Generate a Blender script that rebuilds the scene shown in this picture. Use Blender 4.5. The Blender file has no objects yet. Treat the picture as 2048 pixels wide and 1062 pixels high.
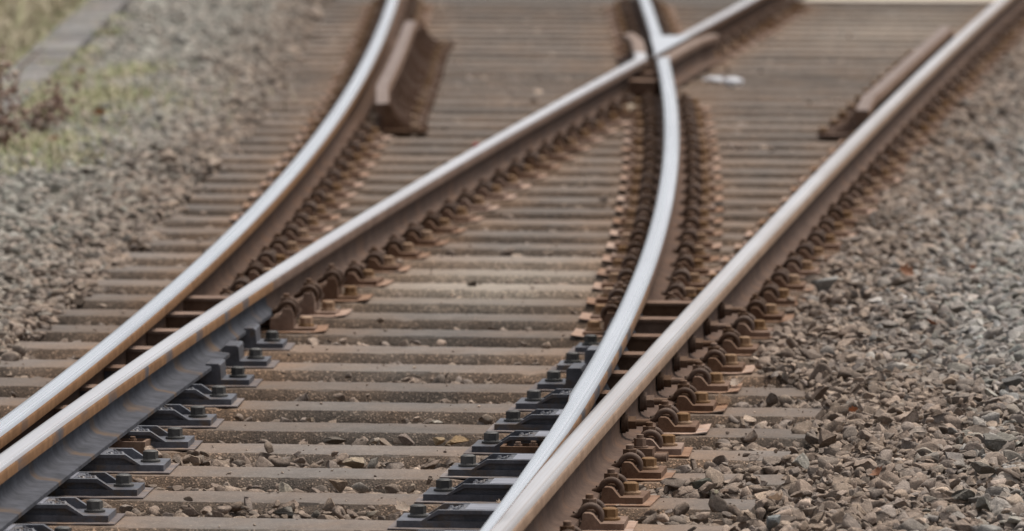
import bpy, bmesh, math, random
import numpy as np
from mathutils import Matrix, Vector

random.seed(7)
rng = np.random.default_rng(11)
scene = bpy.context.scene
COL = scene.collection
PI = math.pi

# ------------------------------------------------------------------ camera numbers (metres; z = 0 is the top of the sleepers)
HS, FPX, IW, IH = 2.243, 14900.0, 2048, 1062
PITCH, YAW = math.atan(1231 / FPX), math.radians(7.6)
ZR = 0.166                                    # rail head above the sleepers
FW = np.array([-math.sin(YAW) * math.cos(PITCH), math.cos(YAW) * math.cos(PITCH), -math.sin(PITCH)])
RT = np.array([math.cos(YAW), math.sin(YAW), 0.0])
UP = np.cross(RT, FW)


def bp(x, y, z=0.0):                           # where the sight line through a photo pixel meets height z
    d = RT * (x - IW / 2) + UP * (IH / 2 - y) + FW * FPX
    t = (z - HS) / d[2]
    return (d[0] * t, d[1] * t)


def proj(p):
    v = np.array(p, float) - np.array([0, 0, HS])
    return IW / 2 + FPX * (v @ RT) / (v @ FW), IH / 2 - FPX * (v @ UP) / (v @ FW)


# ------------------------------------------------------------------ rail centre lines
MEAS = dict(
    A=[(27, 841), (67, 797), (234, 664.5), (396, 532), (533, 398), (648, 266), (730, 125), (786, 0)],
    B=[(26.5, 904), (173, 797), (361, 664.5), (573, 531), (806, 383), (1014, 266), (1128, 200), (1286, 112), (1406, 50), (1496, 0)],
    C=[(1157, 797), (1288, 532), (1311, 464), (1329, 398), (1347, 266), (1344, 200), (1335, 150), (1317, 112), (1307, 50), (1291.5, 0)],
    L=[(962, 1062), (1024, 959), (1131.5, 797), (1268, 532), (1331, 266), (1311, 125), (1276.5, 0)],
    D=[(999, 1062), (1106, 930), (1222, 797), (1342, 664.5), (1468, 532), (1588, 398), (1724, 266), (1861, 132), (2001, 0)],
    S=[(987, 1059), (1024, 999), (1139, 864)])
FIT = {}
for k, v in MEAS.items():
    pts = np.array([bp(a, b, ZR) for a, b in v])
    FIT[k] = np.polyfit(pts[:, 1] - 25, pts[:, 0], 1 if k == 'S' else (2 if k == 'D' else 3))


def rx(k, Y): return float(np.polyval(FIT[k], Y - 25))
def rs(k, Y): return float(np.polyval(np.polyder(FIT[k]), Y - 25))


YN, YF = 15.8, 47.0
fe = lambda i: 18.705 + 0.5985 * i            # front edge of the top of sleeper i

# ------------------------------------------------------------------ node helpers
def mat(name):
    m = bpy.data.materials.new(name); m.use_nodes = True
    nt = m.node_tree; nt.nodes.clear()
    out = nt.nodes.new('ShaderNodeOutputMaterial'); b = nt.nodes.new('ShaderNodeBsdfPrincipled')
    nt.links.new(b.outputs[0], out.inputs[0])
    return m, nt, b


def N(nt, t, **kw):
    n = nt.nodes.new(t)
    for k, v in kw.items(): setattr(n, k, v)
    return n


def L(nt, a, b): nt.links.new(a, b)


def pos(nt, scale=(1, 1, 1)):
    g = N(nt, 'ShaderNodeNewGeometry'); m = N(nt, 'ShaderNodeMapping'); m.inputs['Scale'].default_value = scale
    L(nt, g.outputs['Position'], m.inputs['Vector']); return m.outputs[0]


def noise(nt, vec, scale, detail=4, rough=.6):
    n = N(nt, 'ShaderNodeTexNoise'); n.inputs['Scale'].default_value = scale
    n.inputs['Detail'].default_value = detail; n.inputs['Roughness'].default_value = rough
    L(nt, vec, n.inputs['Vector']); return n.outputs[0]


def ramp(nt, fac, stops):
    r = N(nt, 'ShaderNodeValToRGB'); e = r.color_ramp.elements
    while len(e) < len(stops): e.new(.5)
    for q, (p, c) in zip(e, stops): q.position = p; q.color = (*c, 1) if len(c) == 3 else c
    L(nt, fac, r.inputs[0]); return r.outputs[0]


def mix(nt, fac, a, b, mode='MIX'):
    m = N(nt, 'ShaderNodeMix', data_type='RGBA', blend_type=mode)
    if isinstance(fac, (int, float)): m.inputs[0].default_value = fac
    else: L(nt, fac, m.inputs[0])
    for s, c in ((6, a), (7, b)):
        if isinstance(c, tuple): m.inputs[s].default_value = (*c, 1)
        else: L(nt, c, m.inputs[s])
    return m.outputs[2]


def math_(nt, op, a, b=None, c=None):
    m = N(nt, 'ShaderNodeMath', operation=op)
    for i, v in enumerate((a, b, c)):
        if v is None: continue
        if isinstance(v, (int, float)): m.inputs[i].default_value = v
        else: L(nt, v, m.inputs[i])
    return m.outputs[0]


def bump(nt, b, h, strength=.3, dist=.002):
    n = N(nt, 'ShaderNodeBump'); n.inputs['Strength'].default_value = strength; n.inputs['Distance'].default_value = dist
    L(nt, h, n.inputs['Height']); L(nt, n.outputs[0], b.inputs['Normal'])


def bw(v): return (v, v, v)


def iron(name, dark, light, rough=.8, scale=26, accent=None, metal=0.0, bstr=.35):
    """weathered iron: blotches between two tones, an optional third tone in flecks, a little different on every object"""
    dark, light = tuple(.68 * q for q in dark), tuple(.70 * q for q in light); accent = accent and tuple(.7 * q for q in accent)
    m, nt, b = mat(name); p = pos(nt)
    n1 = noise(nt, p, scale, 6, .65); n2 = noise(nt, p, scale * 9, 3)
    c = ramp(nt, n1, [(.33, dark), (.66, light)])
    if accent:
        a = ramp(nt, noise(nt, p, scale * .6, 5, .7), [(.52, bw(0)), (.64, bw(1))])
        c = mix(nt, a, c, accent)
    oi = N(nt, 'ShaderNodeObjectInfo')
    hs = N(nt, 'ShaderNodeHueSaturation'); L(nt, c, hs.inputs['Color'])
    L(nt, math_(nt, 'MULTIPLY_ADD', oi.outputs['Random'], .6, .70), hs.inputs['Value'])
    L(nt, math_(nt, 'MULTIPLY_ADD', oi.outputs['Random'], -.4, 1.22), hs.inputs['Saturation'])
    sp = ramp(nt, n2, [(.3, bw(.8)), (.7, bw(1.18))])
    L(nt, mix(nt, 1.0, hs.outputs[0], sp, 'MULTIPLY'), b.inputs['Base Color'])
    b.inputs['Roughness'].default_value = rough; b.inputs['Metallic'].default_value = metal; b.inputs['Specular IOR Level'].default_value = .45 if 'grey' in name else .22
    bump(nt, b, math_(nt, 'ADD', n1, n2), bstr, .0012)
    return m


M = {}
M['plate'] = iron('rusty_plate', (.28, .165, .11), (.50, .33, .235), .85, 18, (.36, .28, .23))
M['block'] = iron('brown_iron', (.175, .104, .070), (.275, .178, .125), .8, 22)
M['screw'] = iron('golden_rust', (.27, .165, .092), (.40, .255, .150), .75, 40)
M['clip'] = iron('dark_rust', (.095, .057, .039), (.155, .098, .068), .65, 40)
M['nut'] = iron('nut_rust', (.155, .092, .060), (.25, .158, .105), .75, 40)
M['grey'] = iron('dark_grey_paint', (.066, .067, .078), (.145, .148, .172), .5, 20, (.135, .098, .072), 0.0, .35)
M['greyscrew'] = iron('grey_screw', (.055, .053, .050), (.095, .090, .082), .6, 40)
M['plategrey'] = iron('plate_grey', (.12, .10, .10), (.22, .18, .165), .75, 18, (.28, .20, .15))
M['web'] = iron('rail_web_rust', (.080, .044, .028), (.130, .076, .050), .88, 9, (.135, .070, .038))
M['webgrey'] = iron('pale_worn_rust', (.22, .165, .14), (.33, .265, .235), .7, 14)
M['wing'] = iron('bronze_worn_rust', (.18, .12, .085), (.29, .20, .15), .65, 14)


def polished(name, tint, film, amount, rough, asym=False):
    m, nt, b = mat(name)
    g = N(nt, 'ShaderNodeNewGeometry'); sx = N(nt, 'ShaderNodeSeparateXYZ'); L(nt, g.outputs['Position'], sx.inputs[0])
    la = N(nt, 'ShaderNodeAttribute', attribute_name='lat'); cb = N(nt, 'ShaderNodeCombineXYZ')
    L(nt, math_(nt, 'MULTIPLY', la.outputs['Fac'], 130), cb.inputs[0]); L(nt, math_(nt, 'MULTIPLY', sx.outputs[1], .16), cb.inputs[1])
    st = noise(nt, cb.outputs[0], 1, 3, .5)
    bl = noise(nt, pos(nt, (3, .7, 3)), 1, 3)
    ed = ramp(nt, math_(nt, 'MULTIPLY_ADD', bl, .010, math_(nt, 'ABSOLUTE', la.outputs['Fac'])), [(.0255, bw(0)), (.0315, bw(.8))])
    f = ramp(nt, math_(nt, 'MULTIPLY_ADD', st, .6, math_(nt, 'MULTIPLY', bl, .4)), [(.42, bw(0)), (.72, bw(amount))])
    ln = ramp(nt, math_(nt, 'ABSOLUTE', math_(nt, 'SUBTRACT', la.outputs['Fac'], math_(nt, 'MULTIPLY_ADD', bl, .006, .0125))), [(.0006, bw(.75)), (.0022, bw(0))])
    f = math_(nt, 'MAXIMUM', f, ln)
    if asym:
        ed = math_(nt, 'MAXIMUM', ed, ramp(nt, math_(nt, 'MULTIPLY_ADD', bl, .012, math_(nt, 'ADD', la.outputs['Fac'], .05)), [(.066, bw(0)), (.086, bw(.8))]))
    L(nt, mix(nt, ed, mix(nt, f, tint, film), tuple(.62 * q for q in film)), b.inputs['Base Color'])
    b.inputs['Metallic'].default_value = .92
    L(nt, math_(nt, 'MULTIPLY_ADD', st, .25, rough - .1), b.inputs['Roughness'])
    bump(nt, b, st, .06, .0004)
    return m


M['bright'] = polished('polished_steel', (.93, .945, .97), (.66, .66, .68), .6, .26)
M['bronze'] = polished('bronzed_steel', (.92, .875, .855), (.54, .43, .35), .8, .28, True)
M['dull'] = polished('worn_steel', (.93, .90, .895), (.60, .54, .51), .7, .28)


def banded(name, base_a, base_b, spot, lo, hi, phase, y0, y1, uneven=False):
    """paint or grease bands that repeat with the chairs: base tone, with a second tone at every chair between two stations"""
    m, nt, b = mat(name); g = N(nt, 'ShaderNodeNewGeometry'); s = N(nt, 'ShaderNodeSeparateXYZ'); L(nt, g.outputs['Position'], s.inputs[0])
    p = pos(nt); wob = noise(nt, p, 7, 6, .7)
    slow = noise(nt, pos(nt, (.3, 1, .3)), 1.1, 1)
    y = math_(nt, 'ADD', math_(nt, 'MULTIPLY_ADD', wob, .30, s.outputs[1]), math_(nt, 'MULTIPLY', slow, .5))
    fr = math_(nt, 'FRACT', math_(nt, 'MULTIPLY', math_(nt, 'SUBTRACT', y, phase), 1 / .5985))
    band = ramp(nt, fr, [(lo, bw(0)), (lo + .05, bw(1)), (hi, bw(1)), (hi + .09, bw(0))])
    near = ramp(nt, math_(nt, 'MULTIPLY_ADD', y, .01, 0), [(y0 * .01, bw(0)), (y0 * .01 + .0005, bw(1)), (y1 * .01, bw(1)), (y1 * .01 + .0005, bw(0))])
    n1 = noise(nt, p, 16, 6)
    base = ramp(nt, n1, [(.35, base_a), (.65, base_b)])
    if uneven:
        near = math_(nt, 'MULTIPLY', near, ramp(nt, noise(nt, pos(nt, (4, 1.1, 9)), 1.6, 3), [(.34, bw(.15)), (.50, bw(1))]))
    L(nt, mix(nt, math_(nt, 'MULTIPLY', math_(nt, 'MULTIPLY', band, near), ramp(nt, n1, [(.3, bw(.45)), (.6, bw(1))])), base, spot), b.inputs['Base Color'])
    b.inputs['Roughness'].default_value = .8; b.inputs['Specular IOR Level'].default_value = .18; bump(nt, b, n1, .3, .001)
    return m


M['side'] = banded('rail_side_rust', (.150, .075, .032), (.235, .125, .058), (.055, .055, .062), .30, .55, .1, 16, 20.1)
M['sideB'] = banded('switch_side', (.150, .076, .034), (.235, .127, .060), (.065, .065, .073), .42, .62, .35, 16, 24.4, True)
M['sideC'] = banded('switch_side_c', (.15, .083, .046), (.22, .133, .078), (.06, .06, .068), .25, .62, .05, 20.2, 23.4)
M['sideD'] = iron('side_worn', (.25, .145, .080), (.38, .235, .140), .5, 10)
M['sideFar'] = iron('side_far', (.115, .062, .038), (.19, .11, .07), .75, 10)
M['footB'] = banded('greased_foot', (.032, .033, .039), (.066, .068, .080), (.100, .066, .042), .15, .25, .26, 16, 24.2, True)


def concrete(name, dark, light, speck, rough, warm=(.225, .148, .098)):
    dark, light, warm = (tuple(.78 * q for q in t_) for t_ in (dark, light, warm))
    m, nt, b = mat(name); p = pos(nt)
    n1 = noise(nt, p, 7, 6, .65); n2 = noise(nt, p, 90, 4, .7); n3 = noise(nt, pos(nt, (1, 6, 6)), 9, 4)
    c = ramp(nt, n1, [(.3, dark), (.7, light)])
    c = mix(nt, ramp(nt, n3, [(.45, bw(0)), (.7, bw(.45))]), c, tuple(.75 * (a + q) / 2 for a, q in zip(dark, light)))
    at = N(nt, 'ShaderNodeAttribute', attribute_name='stain')
    blot = ramp(nt, noise(nt, pos(nt, (1, .6, 1)), 3.3, 5, .6), [(.42, bw(.05)), (.68, bw(.75))])
    st = math_(nt, 'MULTIPLY_ADD', at.outputs['Fac'], math_(nt, 'MULTIPLY_ADD', n1, 1.3, .05), math_(nt, 'MULTIPLY', blot, .55))
    c = mix(nt, st, c, warm)
    du = N(nt, 'ShaderNodeAttribute', attribute_name='dust')
    c = mix(nt, math_(nt, 'MULTIPLY', du.outputs['Fac'], math_(nt, 'MULTIPLY_ADD', n1, 1.0, .25)), c, (.30, .255, .205))
    v = N(nt, 'ShaderNodeTexVoronoi'); v.inputs['Scale'].default_value = 230; L(nt, p, v.inputs['Vector'])
    sep = N(nt, 'ShaderNodeSeparateColor'); L(nt, v.outputs['Color'], sep.inputs[0])
    agg = ramp(nt, sep.outputs[0], [(0, (.45, .45, .45)), (.5, (.9, .9, .88)), (.86, (1.12, 1.08, 1.05)), (.96, (2.9, 2.8, 2.65))])
    c = mix(nt, speck, c, mix(nt, 1.0, c, agg, 'MULTIPLY'))
    c = mix(nt, .5, c, mix(nt, 1.0, c, ramp(nt, n2, [(.3, bw(.6)), (.7, bw(1.4))]), 'MULTIPLY'))
    oi = N(nt, 'ShaderNodeObjectInfo'); hs = N(nt, 'ShaderNodeHueSaturation'); L(nt, c, hs.inputs['Color'])
    L(nt, math_(nt, 'MULTIPLY_ADD', oi.outputs['Random'], .42, .80), hs.inputs['Value'])
    L(nt, hs.outputs[0], b.inputs['Base Color']); b.inputs['Roughness'].default_value = rough; b.inputs['Specular IOR Level'].default_value = .25
    bump(nt, b, math_(nt, 'ADD', math_(nt, 'MULTIPLY', v.outputs['Distance'], speck * 1.5), n2), .5, .003)
    return m


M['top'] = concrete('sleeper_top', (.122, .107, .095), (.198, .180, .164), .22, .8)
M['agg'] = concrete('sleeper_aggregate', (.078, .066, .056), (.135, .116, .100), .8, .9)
M['duct'] = concrete('duct_concrete', (.165, .165, .162), (.27, .265, .26), .15, .85)
M['cream'] = concrete('cream_concrete', (.52, .45, .37), (.64, .56, .47), .1, .8)
M['path'] = concrete('weathered_path', (.10, .095, .085), (.24, .23, .21), .7, .95)


def stony(name, attr, rough=.9):
    m, nt, b = mat(name); p = pos(nt)
    at = N(nt, 'ShaderNodeAttribute', attribute_name=attr)
    n1 = noise(nt, p, 35, 6, .7); n2 = noise(nt, p, 190, 4, .75)
    c = mix(nt, 1.0, at.outputs['Color'], ramp(nt, n1, [(.28, (.62, .61, .60)), (.72, (1.32, 1.30, 1.26))]), 'MULTIPLY')
    c = mix(nt, 1.0, c, ramp(nt, n2, [(.3, bw(.62)), (.62, bw(1.2)), (.74, bw(1.9))]), 'MULTIPLY')
    lich = ramp(nt, noise(nt, p, 60, 5, .7), [(.60, bw(0)), (.70, bw(.5))])
    c = mix(nt, lich, c, (.27, .27, .235))
    L(nt, c, b.inputs['Base Color']); b.inputs['Roughness'].default_value = rough
    b.inputs['Specular IOR Level'].default_value = .25
    bump(nt, b, math_(nt, 'MULTIPLY_ADD', n2, .5, n1), .8, .006)
    return m


M['stone'] = stony('ballast_stone', 'tone')
m, nt, b = mat('ground_dirt'); p = pos(nt)
L(nt, ramp(nt, noise(nt, p, 20, 8, .75), [(.3, (.05, .040, .033)), (.55, (.12, .10, .085)), (.75, (.19, .17, .15))]), b.inputs['Base Color'])
b.inputs['Roughness'].default_value = 1.0; bump(nt, b, noise(nt, p, 45, 6, .7), 1.0, .03); M['dirt'] = m
m, nt, b = mat('plant'); at = N(nt, 'ShaderNodeAttribute', attribute_name='tone'); L(nt, at.outputs['Color'], b.inputs['Base Color'])
b.inputs['Roughness'].default_value = .7; M['plant'] = m
for nm, c in (('paper', (.72, .73, .76)), ('red', (.42, .09, .08))):
    m, nt, b = mat(nm + '_scrap'); n_ = noise(nt, pos(nt), 60, 4)
    L(nt, ramp(nt, n_, [(.3, tuple(.75 * q for q in c)), (.7, c)]), b.inputs['Base Color']); b.inputs['Roughness'].default_value = .7; M[nm] = m
for nm, c in (('leaf_orange', (.40, .19, .10)), ('leaf_pale', (.62, .50, .40)), ('leaf_brown', (.26, .13, .07))):
    m, nt, b = mat(nm); n_ = noise(nt, pos(nt), 120, 4)
    L(nt, ramp(nt, n_, [(.3, tuple(.6 * q for q in c)), (.7, c)]), b.inputs['Base Color']); b.inputs['Roughness'].default_value = .6; M[nm] = m


# ------------------------------------------------------------------ mesh helpers
class MB:
    def __init__(self): self.bm = bmesh.new()

    def poly(self, pts, faces, mi=0):
        vs = [self.bm.verts.new(p) for p in pts]
        for f in faces:
            try: fc = self.bm.faces.new([vs[i] for i in f]); fc.material_index = mi
            except ValueError: pass
        return vs

    def prism(self, prof, a, b, axis='y', mi=0):
        """prof: outline of (u, w); swept from a to b. axis y: (x, z); axis x: (y, z); axis z: (x, y)"""
        n = len(prof)
        P = {'y': lambda u, w, t: (u, t, w), 'x': lambda u, w, t: (t, u, w), 'z': lambda u, w, t: (u, w, t)}[axis]
        pts = [P(u, w, a) for u, w in prof] + [P(u, w, b) for u, w in prof]
        self.poly(pts, [list(range(n))[::-1], list(range(n, 2 * n))] + [[i, (i + 1) % n, n + (i + 1) % n, n + i] for i in range(n)], mi)
        return self

    def box(self, x0, x1, y0, y1, z0, z1, mi=0):
        return self.prism([(x0, z0), (x1, z0), (x1, z1), (x0, z1)], y0, y1, 'y', mi)

    def cyl(self, c, r, h, n=20, axis='z', r2=None, mi=0, rot=0.0):
        r2 = r if r2 is None else r2; pts = []
        for k, (rr, t) in enumerate(((r, 0), (r2, h))):
            for i in range(n):
                a = 2 * PI * i / n + rot; u, w = rr * math.cos(a), rr * math.sin(a)
                pts.append({'z': (c[0] + u, c[1] + w, c[2] + t), 'x': (c[0] + t, c[1] + u, c[2] + w), 'y': (c[0] + u, c[1] + t, c[2] + w)}[axis])
        self.poly(pts, [list(range(n))[::-1], list(range(n, 2 * n))] + [[i, (i + 1) % n, n + (i + 1) % n, n + i] for i in range(n)], mi)
        return self

    def tube(self, path, r, n=10, mi=0):
        path = [Vector(p) for p in path]; rings = []; ref = None
        for i, p in enumerate(path):
            t = (path[min(i + 1, len(path) - 1)] - path[max(i - 1, 0)]).normalized()
            if ref is None: ref = t.orthogonal().normalized()
            ref = (ref - t * ref.dot(t)).normalized(); q = t.cross(ref)
            rr = r[i] if isinstance(r, (list, tuple)) else r
            rings.append([self.bm.verts.new(p + rr * (math.cos(2 * PI * k / n) * ref + math.sin(2 * PI * k / n) * q)) for k in range(n)])
        for a, b2 in zip(rings, rings[1:]):
            for k in range(n): f = self.bm.faces.new((a[k], a[(k + 1) % n], b2[(k + 1) % n], b2[k])); f.material_index = mi
        for rg in (rings[0][::-1], rings[-1]): f = self.bm.faces.new(rg); f.material_index = mi
        return self

    def bevel(self, w, seg=2, ang=30):
        es = [e for e in self.bm.edges if len(e.link_faces) == 2 and e.calc_face_angle(0) > math.radians(ang)]
        bmesh.ops.bevel(self.bm, geom=es, offset=w, segments=seg, profile=.6, affect='EDGES', clamp_overlap=True)
        return self

    def mesh(self, name, mats, smooth=35):
        bmesh.ops.recalc_face_normals(self.bm, faces=self.bm.faces)
        me = bpy.data.meshes.new(name); self.bm.to_mesh(me); self.bm.free()
        for m_ in (mats if isinstance(mats, (list, tuple)) else [mats]): me.materials.append(m_)
        if smooth:
            me.polygons.foreach_set('use_smooth', [True] * len(me.polygons)); me.set_sharp_from_angle(angle=math.radians(smooth))
        return me


def link(name, data, parent=None, loc=None, rz=None):
    o = bpy.data.objects.new(name, data); COL.objects.link(o)
    if parent is not None: o.parent = parent
    if loc is not None: o.location = loc
    if rz is not None: o.rotation_euler = (0, 0, rz)
    return o


def tag(o, label=None, cat=None, group=None, kind=None):
    for k, v in (('label', label), ('category', cat), ('group', group), ('kind', kind)):
        if v: o[k] = v
    return o


def thing(name, label, cat, loc=(0, 0, 0), rz=0.0, group=None):
    return tag(link(name, None, None, loc, rz), label, cat, group)


def copy_tree(o, parent=None):
    c = o.copy(); COL.objects.link(c)
    if parent is not None: c.parent = parent
    for ch in list(o.children): copy_tree(ch, c)
    return c


ORD = ['zeroth', 'first', 'second', 'third', 'fourth', 'fifth', 'sixth', 'seventh', 'eighth', 'ninth', 'tenth', 'eleventh', 'twelfth']
def nth(n):
    if n <= 12: return ORD[n]
    s = 'th' if 10 <= n % 100 <= 20 else {1: 'st', 2: 'nd', 3: 'rd'}.get(n % 10, 'th')
    return f'{n}{s}'


# ------------------------------------------------------------------ rails
HEAD = [(-.0345, -.036), (-.0355, -.013), (-.0325, -.0055), (-.026, -.0018), (-.013, -.0003), (.013, -.0003), (.026, -.0018), (.0325, -.0055), (.0355, -.013), (.0345, -.036)]
RWEB = [(.024, -.043), (.010, -.052), (.0078, -.066), (.0078, -.106), (.013, -.122), (.024, -.129), (.066, -.138), (.0675, -.141), (.0675, -.152)]
STOCK = HEAD + RWEB + [(-x, z) for x, z in RWEB[::-1]]


def blade(foot):                                # low switch profile, foot only towards the track
    return HEAD + [(.022, -.042), (.010, -.050), (.009, -.062), (.014, -.084), (.030, -.097), (foot - .003, -.1035), (foot, -.106), (foot, -.116),
                   (-.026, -.116), (-.026, -.106), (-.014, -.096), (-.009, -.084), (-.009, -.062), (-.010, -.050), (-.022, -.042)]


def sweep(name, stations, prof_of, slots, mats, z0=ZR, cap=True):
    lats = []
    """stations: list of (x, y); prof_of(i) -> outline; slots: material index per outline edge"""
    mb = MB(); rings = []
    for i, (x, y) in enumerate(stations):
        pr = prof_of(i); z = z0 if not callable(z0) else z0(i)
        rings.append([mb.bm.verts.new((x + u, y, z + w)) for u, w in pr]); lats += [u for u, w in pr]
    n = len(rings[0])
    for a, b2 in zip(rings, rings[1:]):
        for k in range(n):
            f = mb.bm.faces.new((a[k], b2[k], b2[(k + 1) % n], a[(k + 1) % n])); f.material_index = slots[k]
    if cap:
        for rg in (rings[0], rings[-1][::-1]): f = mb.bm.faces.new(rg); f.material_index = slots[0]
    me = mb.mesh(name, mats, 40)
    me.attributes.new('lat', 'FLOAT', 'POINT').data.foreach_set('value', np.array(lats, np.float32))
    return me


# edge materials along STOCK: 0 side of head, 1 running surface, 2 web and foot
SL_STOCK = [0, 0, 1, 1, 1, 1, 1, 0, 0] + [2] * (len(STOCK) - 9)
def ys(a, b, step=.2): return list(np.linspace(a, b, max(2, int(round((b - a) / step)) + 1)))


ra = tag(link('stock_rail', sweep('stock_rail', [(rx('A', y), y) for y in ys(YN, YF)], lambda i: STOCK, SL_STOCK, [M['side'], M['bright'], M['web']])),
         'curved outer stock rail with bright polished head, beside the grey gravel shoulder and weeds', 'rail', 'rails of the turnout')


def prof_D(i):
    y = YD[i]
    cut = rx('S', y) + .0015 - rx('D', y) if y < 20.6 else -1
    return [(max(u, cut) if w > -.040 else u, w) for u, w in STOCK]


YD = ys(YN, YF)
SL_D = SL_STOCK[:]; SL_D[7] = 0; SL_D[0] = 0
rd = tag(link('stock_rail', sweep('stock_rail_straight', [(rx('D', y), y) for y in YD], prof_D, SL_D, [M['sideD'], M['bronze'], M['web']])),
         'straight stock rail with worn bronze-edged head, beside the loose brown ballast shoulder', 'rail', 'rails of the turnout')

# switch rail B: blade profile with a wide foot, narrower past the notch, then drops to the full rail section
YB_N, YB_H = 22.77, 24.25
yb = ys(YN, YB_N) + ys(YB_N + .012, YB_H)
SL_BL = [0, 0, 1, 1, 1, 1, 1, 0, 0] + [2] * (len(blade(.1)) - 9)
wb = sweep('switch_blade', [(rx('B', y), y) for y in yb], lambda i: blade(.088 if yb[i] <= YB_N else .040), SL_BL, [M['sideB'], M['dull'], M['footB']])
KNEE = 38.0
yb2 = ys(YB_H, 36.4)
wb2 = sweep('closure_rail', [(rx('B', y), y) for y in yb2], lambda i: STOCK, SL_STOCK, [M['sideFar'], M['dull'], M['web']])
rb = thing('switch_rail', 'open switch rail with grease-patched broad foot, running long and straight up to the crossing', 'rail', group='rails of the turnout')
link('switch_blade', wb, rb); link('closure_rail', wb2, rb)

# switch rail C: tongue that thins towards the tip and lies against the straight stock rail
yc = ys(YN, 24.3)
def prof_C(i):
    y = yc[i]; c = rx('C', y)
    left = rx('L', y) - c if y < 20.6 else -.0355
    right = min(.0355, rx('S', y) - .0015 - c) if y < 20.6 else .0355
    lim = min(.02, right)
    out = []
    for u, w in [(-x, z) for x, z in blade(.085)]:
        if w > -.045:
            t = (u + .0355) / .071; u = left + t * (right - left)
        elif u > lim: u = max(lim, -.02)
        out.append((u, w))
    return out


stC = [(rx('C', y), y) for y in yc]
wc = sweep('switch_tongue', stC, prof_C, SL_BL, [M['sideC'], M['bright'], M['footB']])
yc2 = ys(24.3, 36.4)
wc2 = sweep('closure_rail', [(rx('C', y), y) for y in yc2], lambda i: STOCK, SL_STOCK, [M['sideFar'], M['bright'], M['web']], ZR - .0008)
rc = thing('switch_rail', 'closed curved switch rail, thin bright tongue pressed against the straight stock rail', 'rail', group='rails of the turnout')
link('switch_tongue', wc, rc); link('closure_rail', wc2, rc)

# crossing: two wing rails, a solid point and the two rails behind it
xr = thing('crossing', 'steel crossing frog with bent wing rails where two rails meet', 'crossing')
yw = ys(36.4, 40.2, .1)
GAP = .112
def wingB(y): return min(rx('B', y), rx('C', y) - GAP) - (max(0, y - 39.6) * .06)
def wingC(y): return max(rx('C', y), rx('B', y) + GAP) + (max(0, y - 39.6) * .06)
for fn, mt, dz, k0 in ((wingB, 'dull', .0005, 38.3), (wingC, 'bright', -.0012, 37.9)):
    me = sweep('wing_rail', [(fn(y), y) for y in yw], lambda i: STOCK, SL_STOCK, [M['sideFar'], M[mt], M['web'], M['wing']], ZR + dz)
    for pl in me.polygons:
        if pl.material_index == 1 and pl.center.y > k0: pl.material_index = 3
    link('wing_rail', me, xr)
yv = ys(37.95, 40.0, .1)
mb = MB(); rings = []
for y in yv:
    l, r = rx('C', y) - .0355, rx('B', y) + .0355
    if r - l < .012: mid = (l + r) / 2; l, r = mid - .006, mid + .006
    rings.append([mb.bm.verts.new(q) for q in ((l, y, .02), (l, y, ZR - .006), (l + .005, y, ZR - .0005), (r - .005, y, ZR - .0005), (r, y, ZR - .006), (r, y, .02))])
for a, b2 in zip(rings, rings[1:]):
    for k in range(5): f = mb.bm.faces.new((a[k], b2[k], b2[k + 1], a[k + 1])); f.material_index = 1 if k in (1, 2, 3) else 0
mb.bm.faces.new(rings[0]); mb.bm.faces.new(rings[-1][::-1])
link('crossing_point', mb.mesh('crossing_point', [M['sideFar'], M['bright']]), xr)
for k, mt, dz in (('B', 'dull', -.002), ('C', 'bright', -.003)):
    yy = ys(39.2, YF)
    link('vee_rail', sweep('vee_rail', [(rx(k, y), y) for y in yy], lambda i: STOCK, SL_STOCK, [M['sideFar'], M[mt], M['web']], ZR + dz), xr)
mb = MB()
for y in (36.9, 37.6, 38.3, 39.0):
    x = (rx('B', y) + rx('C', y)) / 2; mb.box(x - .07, x + .07, y - .1, y + .1, .03, .105)
link('filler_block', mb.bevel(.006).mesh('filler_block', M['block']), xr)['kind'] = 'stuff'

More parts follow.
